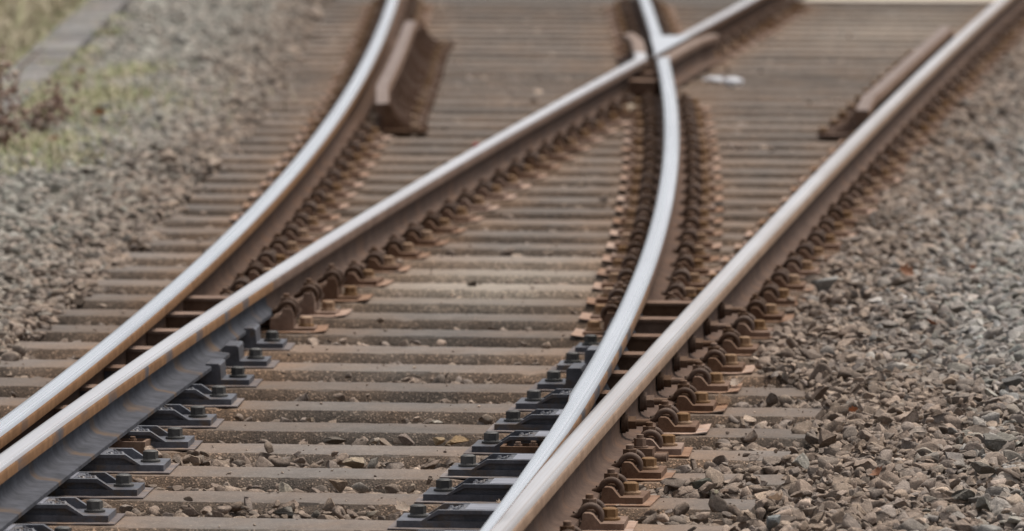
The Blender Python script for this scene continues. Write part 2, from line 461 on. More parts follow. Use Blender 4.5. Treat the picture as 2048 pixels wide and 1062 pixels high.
# ------------------------------------------------------------------ sleepers
NS = 48
def sleeper_mesh(i, x0, x1):
    mb = MB(); r = random.Random(100 + i); n = 70
    prof = [(-.040, -.20), (-.032, -.050), (-.021, -.024), (.0, -.002), (.006, 0), (.239, 0), (.245, -.002), (.266, -.024), (.276, -.05), (.284, -.20)]
    base = fe(i); rings = []
    for k in range(n + 1):
        x = x0 + (x1 - x0) * k / n; ring = []
        for q, (u, w) in enumerate(prof):
            e = 0 if k in (0, n) else 1
            ju = r.gauss(0, .0013) if 1 < q < 8 else 0; jw = -abs(r.gauss(0, .0009)) if 1 < q < 8 else 0
            if q in (3, 4) and r.random() < .09: jw -= r.uniform(.002, .009); ju += r.uniform(0, .004)
            xx = x + (0 if e else (-1 if k == 0 else 1) * (.02 if w < -.03 else 0))
            ring.append(mb.bm.verts.new((xx, base + u + ju, w + jw)))
        rings.append(ring)
    for a, b2 in zip(rings, rings[1:]):
        for q in range(len(prof) - 1):
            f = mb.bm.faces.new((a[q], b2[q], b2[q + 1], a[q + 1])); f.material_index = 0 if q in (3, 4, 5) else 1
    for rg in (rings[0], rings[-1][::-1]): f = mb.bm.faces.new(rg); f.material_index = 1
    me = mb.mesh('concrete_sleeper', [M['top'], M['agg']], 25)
    co = np.empty(len(me.vertices) * 3, np.float32); me.vertices.foreach_get('co', co); co = co.reshape(-1, 3)
    c = base + .12; st = np.zeros(len(co), np.float32)
    for k in 'ABCD':
        d = np.abs(co[:, 0] - rx(k, c)); st = np.maximum(st, np.exp(-np.maximum(0, d - .22) / .16))
    if base > 25: st = np.maximum(st, min(.30, (base - 25) * .04))
    X_, Y_ = co[:, 0], co[:, 1]
    du = .85 * np.exp(-((X_ + 3.55) / .42) ** 2 - ((Y_ - 26.2) / 1.0) ** 2) + .55 * np.exp(-((X_ + 3.6) / .6) ** 2 - ((Y_ - 44.5) / 2.6) ** 2)
    me.attributes.new('dust', 'FLOAT', 'POINT').data.foreach_set('value', du.astype(np.float32))
    at = me.attributes.new('stain', 'FLOAT', 'POINT'); at.data.foreach_set('value', (st * .8).astype(np.float32))
    return me


LOOK = ['clean grey-brown', 'dusty', 'weathered', 'speckled grey', 'brown-stained']
for i in range(-4, NS):
    y = fe(i) + .12
    x0 = rx('A', y) - (.52 if y < 26 else .49) + random.uniform(-.025, .025); x1 = rx('D', y) + .50 + random.uniform(-.03, .03)
    if i < -2: lab = None
    o = link('concrete_sleeper', sleeper_mesh(i, x0, x1))
    k = i + 3
    extra = ''
    if i == 0: extra = ''
    tag(o, f'{LOOK[(i * 7 + 3) % 5]} concrete sleeper, {nth(k)} counting up from the bottom edge{extra}' if k > 0 else 'concrete sleeper just below the bottom edge of the view', 'sleeper', 'concrete sleepers under the turnout')

# ------------------------------------------------------------------ fastenings: prototypes (local x points away from the rail centre)
def arc(cx, cz, r, a0, a1, y, n=14, sq=1.0):
    return [(cx + r * math.cos(math.radians(a0 + (a1 - a0) * k / n)), y, cz + sq * r * math.sin(math.radians(a0 + (a1 - a0) * k / n))) for k in range(n + 1)]


def plate_mesh(x0, x1, d=.122, curl=0.0):
    mb = MB(); n = 10; top = []; bot = []
    for k in range(n + 1):
        x = x0 + (x1 - x0) * k / n; rowt = []; rowb = []
        for j in (-1, -.5, 0, .5, 1):
            z = .0008 + curl * max(0, (k / n - .8) / .2) ** 1.5 * (.4 + .6 * abs(j)) + .0006 * math.sin(k * 1.9 + j * 3)
            y = j * d * (1 if k < n else .96); rowt.append(mb.bm.verts.new((x, y, z + .0036))); rowb.append(mb.bm.verts.new((x, y, z)))
        top.append(rowt); bot.append(rowb)
    for k in range(n):
        for j in range(4):
            mb.bm.faces.new((top[k][j], top[k + 1][j], top[k + 1][j + 1], top[k][j + 1])); mb.bm.faces.new((bot[k][j], bot[k][j + 1], bot[k + 1][j + 1], bot[k + 1][j]))
        for j in (0, 4): mb.bm.faces.new((top[k][j], bot[k][j], bot[k + 1][j], top[k + 1][j]))
    for k in (0, n):
        for j in range(4): mb.bm.faces.new((top[k][j], top[k][j + 1], bot[k][j + 1], bot[k][j]))
    return mb.mesh('base_plate', M['plate'], 30)


def screw_meshes(x, z, mh, mw):
    a = MB().cyl((x, 0, z), .0275, .0055, 26).cyl((x, 0, z + .0055), .0225, .004, 26, r2=.020).bevel(.001, 1).mesh('washer', mw)
    b2 = MB().cyl((x, 0, z + .0092), .0215, .0195, 6, rot=.25).cyl((x, 0, z + .0287), .0195, .003, 12, r2=.015).bevel(.0016, 2, 20).mesh('screw', mh, 25)
    return b2, a


ME = {}
ME['plate'] = plate_mesh(-.02, .205); ME['plate_curl'] = plate_mesh(-.02, .215, curl=.006)
LUG = [(.060, .0044), (.182, .0044), (.182, .021), (.121, .021), (.102, .044), (.094, .0475), (.080, .0475), (.075, .043), (.073, .021)]
mb = MB().prism(LUG, -.088, -.050).prism(LUG, .050, .088).prism([(.060, .0044), (.182, .0044), (.182, .021), (.060, .021)], -.0495, .0495)
ME['rib'] = mb.bevel(.004, 3).mesh('rib_plate', M['block'])
ME['screw'], ME['washer'] = screw_meshes(.140, .0212, M['screw'], M['screw'])
def clip_mesh(dz=0.0, dx=0.0):
    mb = MB(); c, r = .094 + dx, .0265
    for s in (-1, 1):
        path = [(.046 + dx, s * .036, .030 + dz), (.058 + dx, s * .043, .034 + dz)] + arc(c, .036 + dz, r, 168, -38, s * .046, 16) + [(c + .006, s * .034, .019 + dz), (c - .010, s * .018, .022 + dz)]
        mb.tube(path, .0086, 10)
    mb.tube([(c - .010, -.020, .030 + dz), (c - .006, -.010, .040 + dz), (c - .006, .010, .040 + dz), (c - .010, .020, .030 + dz)], .0078, 10)
    return mb.mesh('spring_clip', M['clip'], 60)
ME['clip'] = clip_mesh(); ME['clip_hi'] = clip_mesh(.034, -.008)
def nut_meshes(dz=0.0, dx=0.0):
    x = .088 + dx
    bolt = MB().cyl((x, 0, .012 + dz), .0105, .074, 16).cyl((x, 0, .086 + dz), .0105, .002, 16, r2=.007).mesh('clamp_bolt', M['nut'])
    nut = MB().cyl((x, 0, .044 + dz), .0285, .005, 22).cyl((x, 0, .049 + dz), .0205, .0265, 6, rot=.5).bevel(.0016, 2, 20).mesh('nut', M['nut'], 25)
    return bolt, nut
ME['bolt'], ME['nut'] = nut_meshes(); ME['bolt_hi'], ME['nut_hi'] = nut_meshes(.034, -.008)
TALL = [(.030, .0044), (.108, .0044), (.108, .060), (.098, .078), (.072, .078), (.066, .048), (.030, .046)]
mb = MB().prism(TALL, -.075, -.040).prism(TALL, .040, .075).prism([(.030, .0044), (.104, .0044), (.104, .046), (.030, .046)], -.0395, .0395)
mb.box(.1085, .178, -.07, .07, .0044, .0135)
ME['tall'] = mb.bevel(.004, 3).mesh('rib_plate', M['block'])
ME['screw_lo'], ME['washer_lo'] = screw_meshes(.146, .0137, M['screw'], M['screw'])


def fastening(kind):
    t = link('rail_fastening', None)
    hi = kind == 'tall'
    link('base_plate', ME['plate_curl' if kind != 'flat' else 'plate'], t)
    link('rib_plate', ME['tall' if hi else 'rib'], t)
    s = link('screw', ME['screw_lo' if hi else 'screw'], t); link('washer', ME['washer_lo' if hi else 'washer'], s)
    link('spring_clip', ME['clip_hi' if hi else 'clip'], t)
    b2 = link('clamp_bolt', ME['bolt_hi' if hi else 'bolt'], t); link('nut', ME['nut_hi' if hi else 'nut'], b2)
    return t


PROTO = {}
def place_fast(kind, key, side, i, label):
    y = fe(i) + .135; x = rx(key, y)
    rz = math.atan(-rs(key, y)) + (0 if side > 0 else PI)
    if kind not in PROTO: t = PROTO[kind] = fastening(kind)
    else: t = copy_tree(PROTO[kind])
    t.location = (x + random.gauss(0, .002), y + random.gauss(0, .004), 0); t.rotation_euler = (0, 0, rz + random.gauss(0, .025))
    tag(t, label, 'rail fastening', 'spring clip fastenings along the rails')


RUNS = [  # rail, side, first sleeper, last sleeper, words
    ('D', 1, -3, 47, 'rusty spring clip fastening on gravel side of straight stock rail'),
    ('A', 1, 10, 46, 'rusty spring clip fastening on inner side of curved stock rail'),
    ('A', -1, 17, 46, 'blurred rusty fastening on gravel side of curved stock rail'),
    ('B', 1, 9, 29, 'dark spring clip fastening along straight closure rail'),
    ('C', -1, 9, 29, 'brown spring clip fastening on far side of curved closure rail'),
    ('C', 1, 10, 29, 'brown spring clip fastening on near side of curved closure rail'),
    ('B', 1, 36, 46, 'blurred fastening beside straight rail behind the crossing'),
    ('C', -1, 36, 46, 'blurred fastening outside the curved rail behind the crossing'),
    ('C', 1, 36, 46, 'blurred fastening inside the curved rail behind the crossing'),
    ('D', -1, 10, 46, 'half-hidden fastening on track side of straight stock rail'),
]
for key, side, i0, i1, words in RUNS:
    n = 0
    for i in range(i0, i1 + 1):
        y = fe(i) + .135; u, v = proj((rx(key, y) + side * .14, y, .05))
        if v > 1085 or v < -8: continue
        if key == 'A' and side == 1 and 34.2 < y < 41.9: continue          # the check rail stands here
        if key == 'D' and side == -1 and 34.0 < y < 41.6: continue
        n += 1
        kind = 'tall' if (key == 'B' and i in (9, 10, 11)) or (key == 'C' and side == -1 and i in (9, 10)) else ('flat' if key == 'D' and i < 4 else 'clip')
        place_fast(kind, key, side, i, f'{words}, {nth(n)} from {"bottom" if i0 < 30 else "crossing"}')

# ------------------------------------------------------------------ slide chairs under the two switch rails (local origin at the screw, x towards the middle of the track)
def chair_body(kind, back):
    mb = MB(); zt = .0495
    if kind == 'ribbed':
        core = [(-back, .0215), (-.020, .0215), (-.062, zt - .006), (-back, zt - .006)]
        rim = [(-back, zt - .010), (-.064, zt - .010), (-.030, .0216), (-.018, .0216), (-.060, zt), (-back, zt)]
        mb.prism([(-back, .0044), (.046, .0044), (.046, .0215), (-back, .0215)], -.086, .086)
        mb.prism(core, -.076, -.0685).prism(core, .0685, .076).prism(rim, -.087, -.068).prism(rim, .068, .087)
        mb.prism([(-back, .0212), (-.055, .0212), (-.075, .034), (-.085, .040), (-.105, zt - .008), (-.112, zt - .0012), (-back, zt - .0012)], -.0675, .0675)
    else:
        mb.prism([(-back, .034), (-.13, .034), (-.13, zt - .002), (-back, zt - .002)], -.08, .08)
        mb.prism([(-back, .0044), (.042, .0044), (.042, .0205), (-.044, .0205), (-.047, .064), (-.053, .069), (-.090, .069), (-.095, .060), (-.097, .034), (-back, .034)], -.085, .085)
    me = mb.bevel(.004, 3).mesh('chair_body', M['grey'])
    return me


m, nt, b = mat('slide_worn'); n_ = noise(nt, pos(nt, (8, 60, 20)), 1, 5)
L(nt, ramp(nt, n_, [(.3, (.16, .16, .18)), (.7, (.36, .36, .40))]), b.inputs['Base Color']); b.inputs['Metallic'].default_value = .6; b.inputs['Roughness'].default_value = .42
ME['bed'] = MB().prism([(-.295, .0485), (-.128, .0485), (-.128, .0499), (-.295, .0499)], -.064, .064).mesh('slide_bed', m)
ME['chair_screw'], ME['chair_washer'] = screw_meshes(0, .0217, M['greyscrew'], M['greyscrew'])
ME['chair_plate'] = plate_mesh(-.36, .066, .122); ME['chair_plate'].materials[0] = M['plategrey']
ME['weld'] = None
mb = MB()
for k in range(26):
    a = random.uniform(-.125, -.082); y = random.uniform(-.05, .05); z = .0425 + max(0, (-.085 - a)) * .12
    mb.cyl((a, y, z - .006), random.uniform(.006, .011), random.uniform(.006, .012), 7, r2=random.uniform(.002, .005))
ME['weld'] = mb.mesh('cast_hollow', M['grey'], 60)
CH = {}
def slide_chair(kind, back):
    t = link('slide_chair', None)
    link('base_plate', ME['chair_plate'], t); link('chair_body', chair_body(kind, back), t)
    if kind == 'ribbed': link('cast_hollow', ME['weld'], t); link('slide_bed', ME['bed'], t)
    s = link('screw', ME['chair_screw'], t); link('washer', ME['chair_washer'], s)
    return t


for key, off, side, words in (('A', .350, 1, 'under the open switch rail'), ('D', -.356, -1, 'under the closed switch rail')):
    n = 0
    for i in range(-2, 9):
        y = fe(i) + .135; x = rx(key, y) + off
        u, v = proj((x, y, .03))
        if v > 1100: continue
        n += 1
        kind = 'ribbed' if i < 6 else 'lugged'
        c = (kind, side)
        if c not in CH: t = CH[c] = slide_chair(kind, .30)
        else: t = copy_tree(CH[c])
        t.location = (x, y, 0); t.rotation_euler = (0, 0, math.atan(-rs(key, y)) + (0 if side > 0 else PI))
        tag(t, f'dark grey {"ribbed" if kind == "ribbed" else "block-topped"} slide chair {words}, {nth(n)} from the bottom', 'slide chair', 'slide chairs of the switch')

# ------------------------------------------------------------------ stop blocks between stock and switch rails, with the bolt through the web
def stop_block(width, brown):
    t = link('stop_block', None); mt = M['block'] if brown else M['grey']
    mb = MB().prism([(.009, .046), (width, .046), (width, .098), (.009, .098)], -.045, .045)
    link('block', mb.bevel(.007, 3).mesh('block', mt), t)
    link('top_flange', MB().prism([(.009, .0985), (width + .004, .0985), (width + .004, .108), (.009, .108)], -.052, .052).bevel(.003, 2).mesh('top_flange', M['block']), t)
    b2 = MB().cyl((-.012, 0, .082), .030, -.010, 24, 'x').cyl((-.022, 0, .082), .026, -.008, 24, 'x').bevel(.0015, 1)
    bo = link('through_bolt', MB().cyl((-.030, 0, .082), .0105, -.060, 16, 'x').mesh('through_bolt', M['nut']), t)
    link('washer', b2.mesh('washer', M['clip']), bo)
    link('nut', MB().cyl((-.030, 0, .082), .019, -.022, 6, 'x', rot=.3).bevel(.0015, 2, 20).mesh('nut', M['nut'], 25), bo)
    return t


for key, side, other, i0, i1, words in (('A', 1, 'B', 3, 9, 'between curved stock rail and open switch rail'), ('D', -1, 'C', 3, 9, 'between straight stock rail and closed switch rail')):
    n = 0
    for i in range(i0, i1 + 1):
        y = fe(i) + (.13 if side > 0 else .16); x = rx(key, y); w = abs(rx(other, y) - x) - .012
        if w < .06: w = .045
        n += 1
        t = stop_block(w, i > 5 or side < 0); t.location = (x, y, 0); t.rotation_euler = (0, 0, math.atan(-rs(key, y)) + (0 if side > 0 else PI))
        tag(t, f'iron stop block {words}, {nth(n)} from the narrow end', 'stop block', 'stop blocks between the rails')

# ------------------------------------------------------------------ little lock fittings in the bay where the drive rod crosses
def lock_bracket(label, x, y, flip):
    t = thing('lock_bracket', label, 'bracket', (x, y, 0), 0 if not flip else PI)
    mb = MB().box(-.13, .0, -.05, -.04, -.03, .030).box(-.13, .0, .04, .05, -.03, .030).box(-.010, .0, -.0395, .0395, -.03, .030).box(-.13, -.0105, -.0395, .0395, -.03, .018)
    link('bracket_box', mb.bevel(.003, 2).mesh('bracket_box', M['block']), t)
    for px, py in ((-.045, .005), (-.085, -.02)):
        link('bolt', MB().cyl((px, py, .018), .012, .014, 6).cyl((px, py, .032), .008, .007, 12).bevel(.001, 1, 20).mesh('bolt', M['nut'], 25), t)
    return t


lx, ly = bp(290, 884, .03)
lock_bracket('open rusty lock bracket box with two bolts beside the open switch rail', lx, ly + .05, False)
lx, ly = bp(1000, 893, .03)
lock_bracket('low rusty lock bracket with bolts beside the closed switch rail tongue', lx, ly + .05, True)
lx, ly = bp(1305, 905, .03)
t = thing('lock_post', 'rusty clamp block with nut and round stud ends beside the straight stock rail', 'clamp', (lx, ly + .03, 0))
link('clamp_block', MB().box(-.06, .0, -.03, .04, -.02, .040).bevel(.004, 2).mesh('clamp_block', M['block']), t)
link('nut', MB().cyl((-.038, 0, .0405), .023, .004, 20).cyl((-.038, 0, .0445), .017, .022, 6).cyl((-.038, 0, .0665), .010, .010, 14).bevel(.0012, 2, 20).mesh('nut', M['nut'], 25), t)
for yy in (-.012, .022): link('stud', MB().cyl((.004, yy, .015), .012, .034, 16, 'x').bevel(.003, 2).mesh('stud', M['block']), t)

# ------------------------------------------------------------------ check rails with brackets
def check_rail(key, side, y0, y1, off, flare, label):
    t = thing('check_rail', label, 'check rail', group='check rails by the crossing')
    yy = ys(y0, y1, .1)
    def px(y):
        e = max(0, y0 + .7 - y, y - (y1 - .7))
        return rx(key, y) + side * (off + flare * (e / .7))
    pr = [(-.036, .140), (-.034, .172), (-.028, .180), (.028, .180), (.034, .172), (.036, .140), (.012, .120), (.010, .02), (-.010, .02), (-.012, .120)]
    sl = [0, 0, 1, 0, 0, 2, 2, 2, 2, 2]
    link('rail_bar', sweep('rail_bar', [(px(y), y) for y in yy], lambda i: pr, sl, [M['block'], M['webgrey'], M['clip']], lambda i: -.045 * max(0, 1 - (yy[i] - y0) / .4, 1 - (y1 - yy[i]) / .4)), t)
    proto = None
    for i in range(60):
        yb_ = fe(i) + .12
        if not (y0 + .05 < yb_ < y1 + .1): continue
        for dy in (-.16, .12):
            prof = [(.011, .145), (.040, .140), (.060, .095), (.090, .055), (.14, .03), (.215, .026), (.215, .005), (.011, .005)]
            if proto is None:
                proto = MB().prism(prof, -.014, .014).prism([(.012, .0045), (.205, .0045), (.205, .02), (.012, .02)], -.075, -.0185).prism([(.012, .0045), (.205, .0045), (.205, .02), (.012, .02)], .0185, .075).bevel(.004, 2).mesh('bracket', M['block'])
            link('bracket', proto, t, (px(yb_ + dy), yb_ + dy, 0), math.atan(-rs(key, yb_)) + (0 if side > 0 else PI))
        link('bracket_screw', ME['screw'], t, (px(yb_) + side * .045, yb_ - .21, -.002), 0 if side > 0 else PI)
    return t


check_rail('A', 1, 34.3, 41.5, .143, .022, 'brown check rail on stepped brackets beside the curved stock rail')
check_rail('D', -1, 34.1, 41.2, .116, .014, 'worn mauve-brown check rail bar inside the straight stock rail')

# ------------------------------------------------------------------ ground, path, far road panel
def sheet(name, pts, z, m_, kind='structure'):
    me = MB(); me.poly([(x, y, z) for x, y in pts], [list(range(len(pts)))]); o = link(name, me.mesh(name, m_, 0)); o['kind'] = kind; return o


sheet('ground', [(-60, -5), (60, -5), (60, 220), (-60, 220)], -.085, M['dirt'])
# weathered path beside the shoulder
mb = MB(); nx, ny = 40, 60
px0, px1, py0, py1 = -1.42, .9, 19.75, 21.95
grid = [[None] * (ny + 1) for _ in range(nx + 1)]
for a in range(nx + 1):
    for q in range(ny + 1):
        x = px0 + (px1 - px0) * (a / nx) ** 1.8; y = py0 + (py1 - py0) * q / ny
        grid[a][q] = mb.bm.verts.new((x + (21.8 - y) * .10 + .02 * math.sin(q * .9) + random.gauss(0, .006), y, .008 + .010 * math.sin(q * 2.4 + math.sin(a * .7)) + random.gauss(0, .006)))
for a in range(nx):
    for q in range(ny): mb.bm.faces.new((grid[a][q], grid[a + 1][q], grid[a + 1][q + 1], grid[a][q + 1]))
link('path', mb.mesh('path', M['path'], 0))['kind'] = 'structure'
mb = MB().box(rx('B', 48) + .12, rx('D', 48) - .11, 47.0, 52, -.06, .030)
tag(link('road_slab', mb.bevel(.01).mesh('road_slab', M['cream'])), 'cream concrete road panel between the rails at the far end', 'road panel')

# cable duct of concrete lids beside the gravel
dx = lambda y: -7.65 - .137 * (y - 39.2)
t = thing('cable_duct', 'long low concrete cable duct with pale grey lids beside the grass', 'cable duct')
yy = np.arange(33.5, 52, .5)
for y in yy:
    me = MB().prism([(-.250, .008), (-.004, .008), (-.004, .045), (-.250, .045)], -.246, .246).bevel(.006, 2).mesh('lid', M['duct'])
    link('lid', me, t, (dx(y), y, random.uniform(-.004, .004)), math.atan(.137) + random.uniform(-.006, .006))
mb = MB(); P = [(dx(33) - .245, 33), (dx(33) - .012, 33), (dx(52) - .012, 52), (dx(52) - .245, 52)]
mb.poly([(x, y, -.08) for x, y in P] + [(x, y, .0075) for x, y in P], [[0, 1, 2, 3], [4, 5, 6, 7], [0, 1, 5, 4], [1, 2, 6, 5], [2, 3, 7, 6], [3, 0, 4, 7]])
link('trough', mb.mesh('trough', M['duct'], 0), t)

# ------------------------------------------------------------------ ballast
def ico(sub):
    bm = bmesh.new(); bmesh.ops.create_icosphere(bm, subdivisions=sub, radius=1.0)
    v = np.array([q.co[:] for q in bm.verts]); f = np.array([[q.index for q in fc.verts] for fc in bm.faces]); bm.free(); return v, f


def rock(sub, cuts, rough):
    v, f = ico(sub); v = v.copy()
    for _ in range(cuts):
        n_ = rng.normal(size=3); n_ /= np.linalg.norm(n_); d = rng.uniform(.18, .62)
        s = v @ n_ - d; k = s > 0; v[k] -= np.outer(s[k], n_) * .97
    v += rng.normal(0, rough, v.shape)
    v -= v.mean(0); v /= np.abs(v).max(0)
    return v, f


ROCKS = {3: [rock(3, 9, .005) for _ in range(26)], 2: [rock(2, 8, .008) for _ in range(22)], 1: [rock(2, 8, .02) for _ in range(10)]}
LOWV, LOWF = ico(1)
ROCKS[0] = []
for _ in range(16):
    v = LOWV * rng.uniform(.65, 1.15, (len(LOWV), 1)); v -= v.mean(0); ROCKS[0].append((v / np.abs(v).max(0), LOWF))


def rotmats(n, tilt):
    a = rng.uniform(0, 2 * PI, n); t = rng.normal(0, tilt, n); p = rng.uniform(0, 2 * PI, n); c, s = np.cos, np.sin
    Z = np.zeros(n); O = np.ones(n)
    def rzm(q): return np.stack([np.stack([c(q), -s(q), Z], -1), np.stack([s(q), c(q), Z], -1), np.stack([Z, Z, O], -1)], 1)
    rxm = np.stack([np.stack([O, Z, Z], -1), np.stack([Z, c(t), -s(t)], -1), np.stack([Z, s(t), c(t)], -1)], 1)
    return rzm(p) @ rxm @ rzm(a)


def build_stones(name, P, size, tone, lod, tilt=.45):
    """P: (n,3) centres; size: (n,) half length; tone: (n,3) colours; lod: (n,) level of each stone"""
    VS, FS, CS = [], [], []; off = 0
    for lv in sorted(set(lod.tolist())):
        for pi, (v, f) in enumerate(ROCKS[lv]):
            idx = np.where((lod == lv) & (PICK[:len(lod)] % len(ROCKS[lv]) == pi))[0]
            if not len(idx): continue
            n = len(idx); S = np.stack([size[idx], size[idx] * rng.uniform(.6, .92, n), size[idx] * rng.uniform(.42, .75, n)], -1)
            W = np.einsum('nij,nkj->nki', rotmats(n, tilt), v[None] * S[:, None, :]) + P[idx][:, None, :]
            VS.append(W.reshape(-1, 3)); FS.append((f[None] + (off + np.arange(n) * len(v))[:, None, None]).reshape(-1, 3))
            CS.append(np.repeat(tone[idx], len(v), 0)); off += n * len(v)
    V = np.concatenate(VS).astype(np.float32); F = np.concatenate(FS).astype(np.int32); C = np.concatenate(CS)
    me = bpy.data.meshes.new(name); me.vertices.add(len(V)); me.vertices.foreach_set('co', V.ravel())
    me.loops.add(F.size); me.loops.foreach_set('vertex_index', F.ravel())
    me.polygons.add(len(F)); me.polygons.foreach_set('loop_start', np.arange(0, F.size, 3, dtype=np.int32)); me.polygons.foreach_set('loop_total', np.full(len(F), 3, np.int32))
    at = me.attributes.new('tone', 'FLOAT_COLOR', 'POINT'); at.data.foreach_set('color', np.concatenate([C, np.ones((len(C), 1))], 1).astype(np.float32).ravel())
    me.materials.append(M['stone']); me.update(calc_edges=True); me.validate()
    return me


PICK = rng.integers(0, 100000, 400000)
PAL_BROWN = 1.18 * np.array([(.175, .135, .108), (.21, .165, .135), (.145, .115, .095), (.235, .185, .145), (.19, .145, .11), (.165, .14, .125), (.12, .10, .085), (.215, .165, .132)])
PAL_GREY = 1.22 * np.array((.99, 1.0, 1.01)) * np.array([(.20, .19, .175), (.165, .17, .175), (.23, .215, .20), (.185, .195, .195), (.14, .14, .135), (.27, .255, .235), (.19, .185, .155), (.16, .18, .165), (.225, .19, .175), (.31, .30, .29)])
PAL_LEFT = 1.10 * np.array((1.0, 1.0, 1.0)) * np.array([(.21, .205, .185), (.18, .175, .16), (.245, .235, .215), (.165, .16, .14), (.28, .26, .235), (.20, .21, .185), (.14, .135, .12), (.24, .20, .17)])


def tones(pal, n, spread=.2):
    c = pal[rng.integers(0, len(pal), n)]; c = c * .6 + pal.mean(0) * .4
    return c * np.exp(rng.normal(0, spread, (n, 1)))


def scatter(x0, x1, y0, y1, per_m2):
    n = int(abs(x1 - x0) * (y1 - y0) * per_m2); return np.stack([rng.uniform(min(x0, x1), max(x0, x1), n), rng.uniform(y0, y1, n)], -1)


AX = lambda k, Y: np.polyval(FIT[k], Y - 25)
PP, SZ, TN, LD = [], [], [], []
def add(xy, z, size, tone, lod):
    PP.append(np.column_stack([xy, z])); SZ.append(size); TN.append(tone); LD.append(lod)


# right shoulder
for y0, y1, dens in ((15.5, 18.2, 1000), (18.2, 24.5, 2300), (24.5, 32, 1800), (32, 49, 900)):
    q = scatter(-3.6, 1.4 if y0 < 30 else .2, y0, y1, dens)
    X, Y = q[:, 0], q[:, 1]; d = X - AX('D', Y)
    edge = np.where(Y < 22.3, .535 + .03 * np.sin(Y * 7.3) + .02 * np.sin(Y * 31), np.maximum(.21, .47 - (Y - 22.3) * .30)) + rng.normal(0, .02, len(X))
    k = (d > edge) & ~((X > -1.40 + (21.8 - Y) * .10) & (Y < 21.9) & (Y > 19.8) & (rng.random(len(X)) < .8))
    far_side = d - edge
    vis = X < (-.36 - .055 * Y) + .55                          # inside the view or close to it
    k &= vis | (rng.random(len(X)) < .35)
    q, far_side, X, Y, d, vis = q[k], far_side[k], X[k], Y[k], d[k], vis[k]; n = len(q)
    sz = np.clip(rng.lognormal(math.log(.0190), .40, n), .007, .046)
    crest = .018 * np.clip(far_side / .12, 0, 1) + .014 * np.sin(X * 9 + Y * 2.3) * np.sin(Y * 3.1)
    z = np.where(Y < 22.3, -.008, .002) + crest + rng.normal(0, .011, n) - .006
    z = np.where((d < .52) & (Y < 24.5), np.maximum(z, .004), z)
    w = np.clip((far_side - .32) / .65 + rng.normal(0, .25, n) + np.clip((Y - 22.5) / 10, -.1, .3), 0, .8)[:, None]
    tn = tones(PAL_BROWN, n) * 1.08 * (1 - w) + tones(PAL_GREY, n) * 1.12 * w
    lod = np.where(vis & (Y > 18.2) & (Y < 24.5), 3, np.where(vis & (Y < 33), 2, 0))
    lod = np.where((lod == 3) & (sz < .017), 2, lod)
    add(q, z, sz, tn, lod)
# left shoulder
for y0, y1, dens in ((15.5, 22.5, 500), (22.5, 31, 2100), (31, 49, 1200)):
    q = scatter(-10.8, -4.3, y0, y1, dens)
    X, Y = q[:, 0], q[:, 1]; d = AX('A', Y) - X
    edge = .475 + .03 * np.sin(Y * 5.1) + rng.normal(0, .02, len(X))
    vis = X > (-.42 - .1935 * Y) - .25
    k = (d > edge) & (vis | (rng.random(len(X)) < .25)) & (X > -7.62 - .137 * (Y - 39.2) - np.where(Y > 36, 0, 9))
    q, X, Y, d, vis, edge = q[k], X[k], Y[k], d[k], vis[k], edge[k]; n = len(q)
    sz = np.clip(rng.lognormal(math.log(.0195), .36, n), .008, .044)
    z = -.012 + .014 * np.sin(X * 7 + Y) * np.sin(Y * 2.7) + rng.normal(0, .012, n) + .01 * np.clip((d - edge) / .2, 0, 1)
    w = np.clip((d - edge) / .6 + rng.normal(0, .2, n), 0, 1)[:, None]
    tn = tones(PAL_BROWN, n) * 1.1 * (1 - w) + tones(PAL_LEFT, n) * 1.25 * w
    add(q, z, sz, tn, np.where(vis & (Y < 33), 2, 0))
# bays between the sleepers
for i in range(-5, NS):
    a, b2 = fe(i) + .285, fe(i + 1) - .035
    near = i < 9
    q = scatter(-7.4 if i > 20 else -5.2, -1.75, a, b2, 1900 if near else 1300)
    X, Y = q[:, 0], q[:, 1]; k = (X > AX('A', Y) - .52) & (X < AX('D', Y) + .5)
    q, X, Y = q[k], X[k], Y[k]; n = len(q)
    outer = np.clip((X - AX('D', Y) - .16) / .15, 0, 1)
    sz = np.clip(rng.lognormal(math.log(.019), .35, n), .008, .034)
    lift = rng.random(n) < (.16 if i < 3 else .06)
    z = -.062 + rng.normal(0, .008, n) + outer * .026 + np.where(lift, rng.uniform(.015, .035, n), 0) + .018 * np.clip(np.sin(X * 3.3 + i * 2.1) * np.sin(X * 1.7 - i), 0, 1)
    z += .013 if i < 3 else (.005 if i < 6 else 0)
    add(q, z, sz, tones(PAL_BROWN, n) * 1.02, np.full(n, 2 if i < 12 else 0))
    LD[-1] = np.where(lift & (i < 6), 3, LD[-1])
q = []
for i in range(5, 44):
    for _ in range(3): q.append((rng.uniform(rx('A', fe(i)) - .4, rx('D', fe(i)) + .45), fe(i) + rng.uniform(.02, .5)))
q = np.array(q); n = len(q); sz = rng.uniform(.008, .022, n)
add(q, np.full(n, .008), sz, tones(PAL_BROWN, n, .4), np.full(n, 1))
# grit lying on the sleepers
gx, gy = [], []
for i in range(-3, 16):
    n = 46; y = fe(i) + rng.uniform(.01, .24, n); x = rng.uniform(rx('A', fe(i)) - .4, rx('D', fe(i)) + .48, n); gx.append(x); gy.append(y)
q = np.column_stack([np.concatenate(gx), np.concatenate(gy)]); n = len(q)
sz = np.clip(rng.lognormal(math.log(.0032), .5, n), .0015, .010)
add(q, sz * .4, sz, tones(PAL_BROWN, n) * 1.3, np.full(n, 1))
me = build_stones('ballast_gravel', np.concatenate(PP), np.concatenate(SZ), np.concatenate(TN), np.concatenate(LD))
print('stones', sum(map(len, SZ)), 'faces', len(me.polygons))
tag(link('ballast_gravel', me), 'grey and brown crushed stone ballast around and between the sleepers', 'gravel', None, 'stuff')

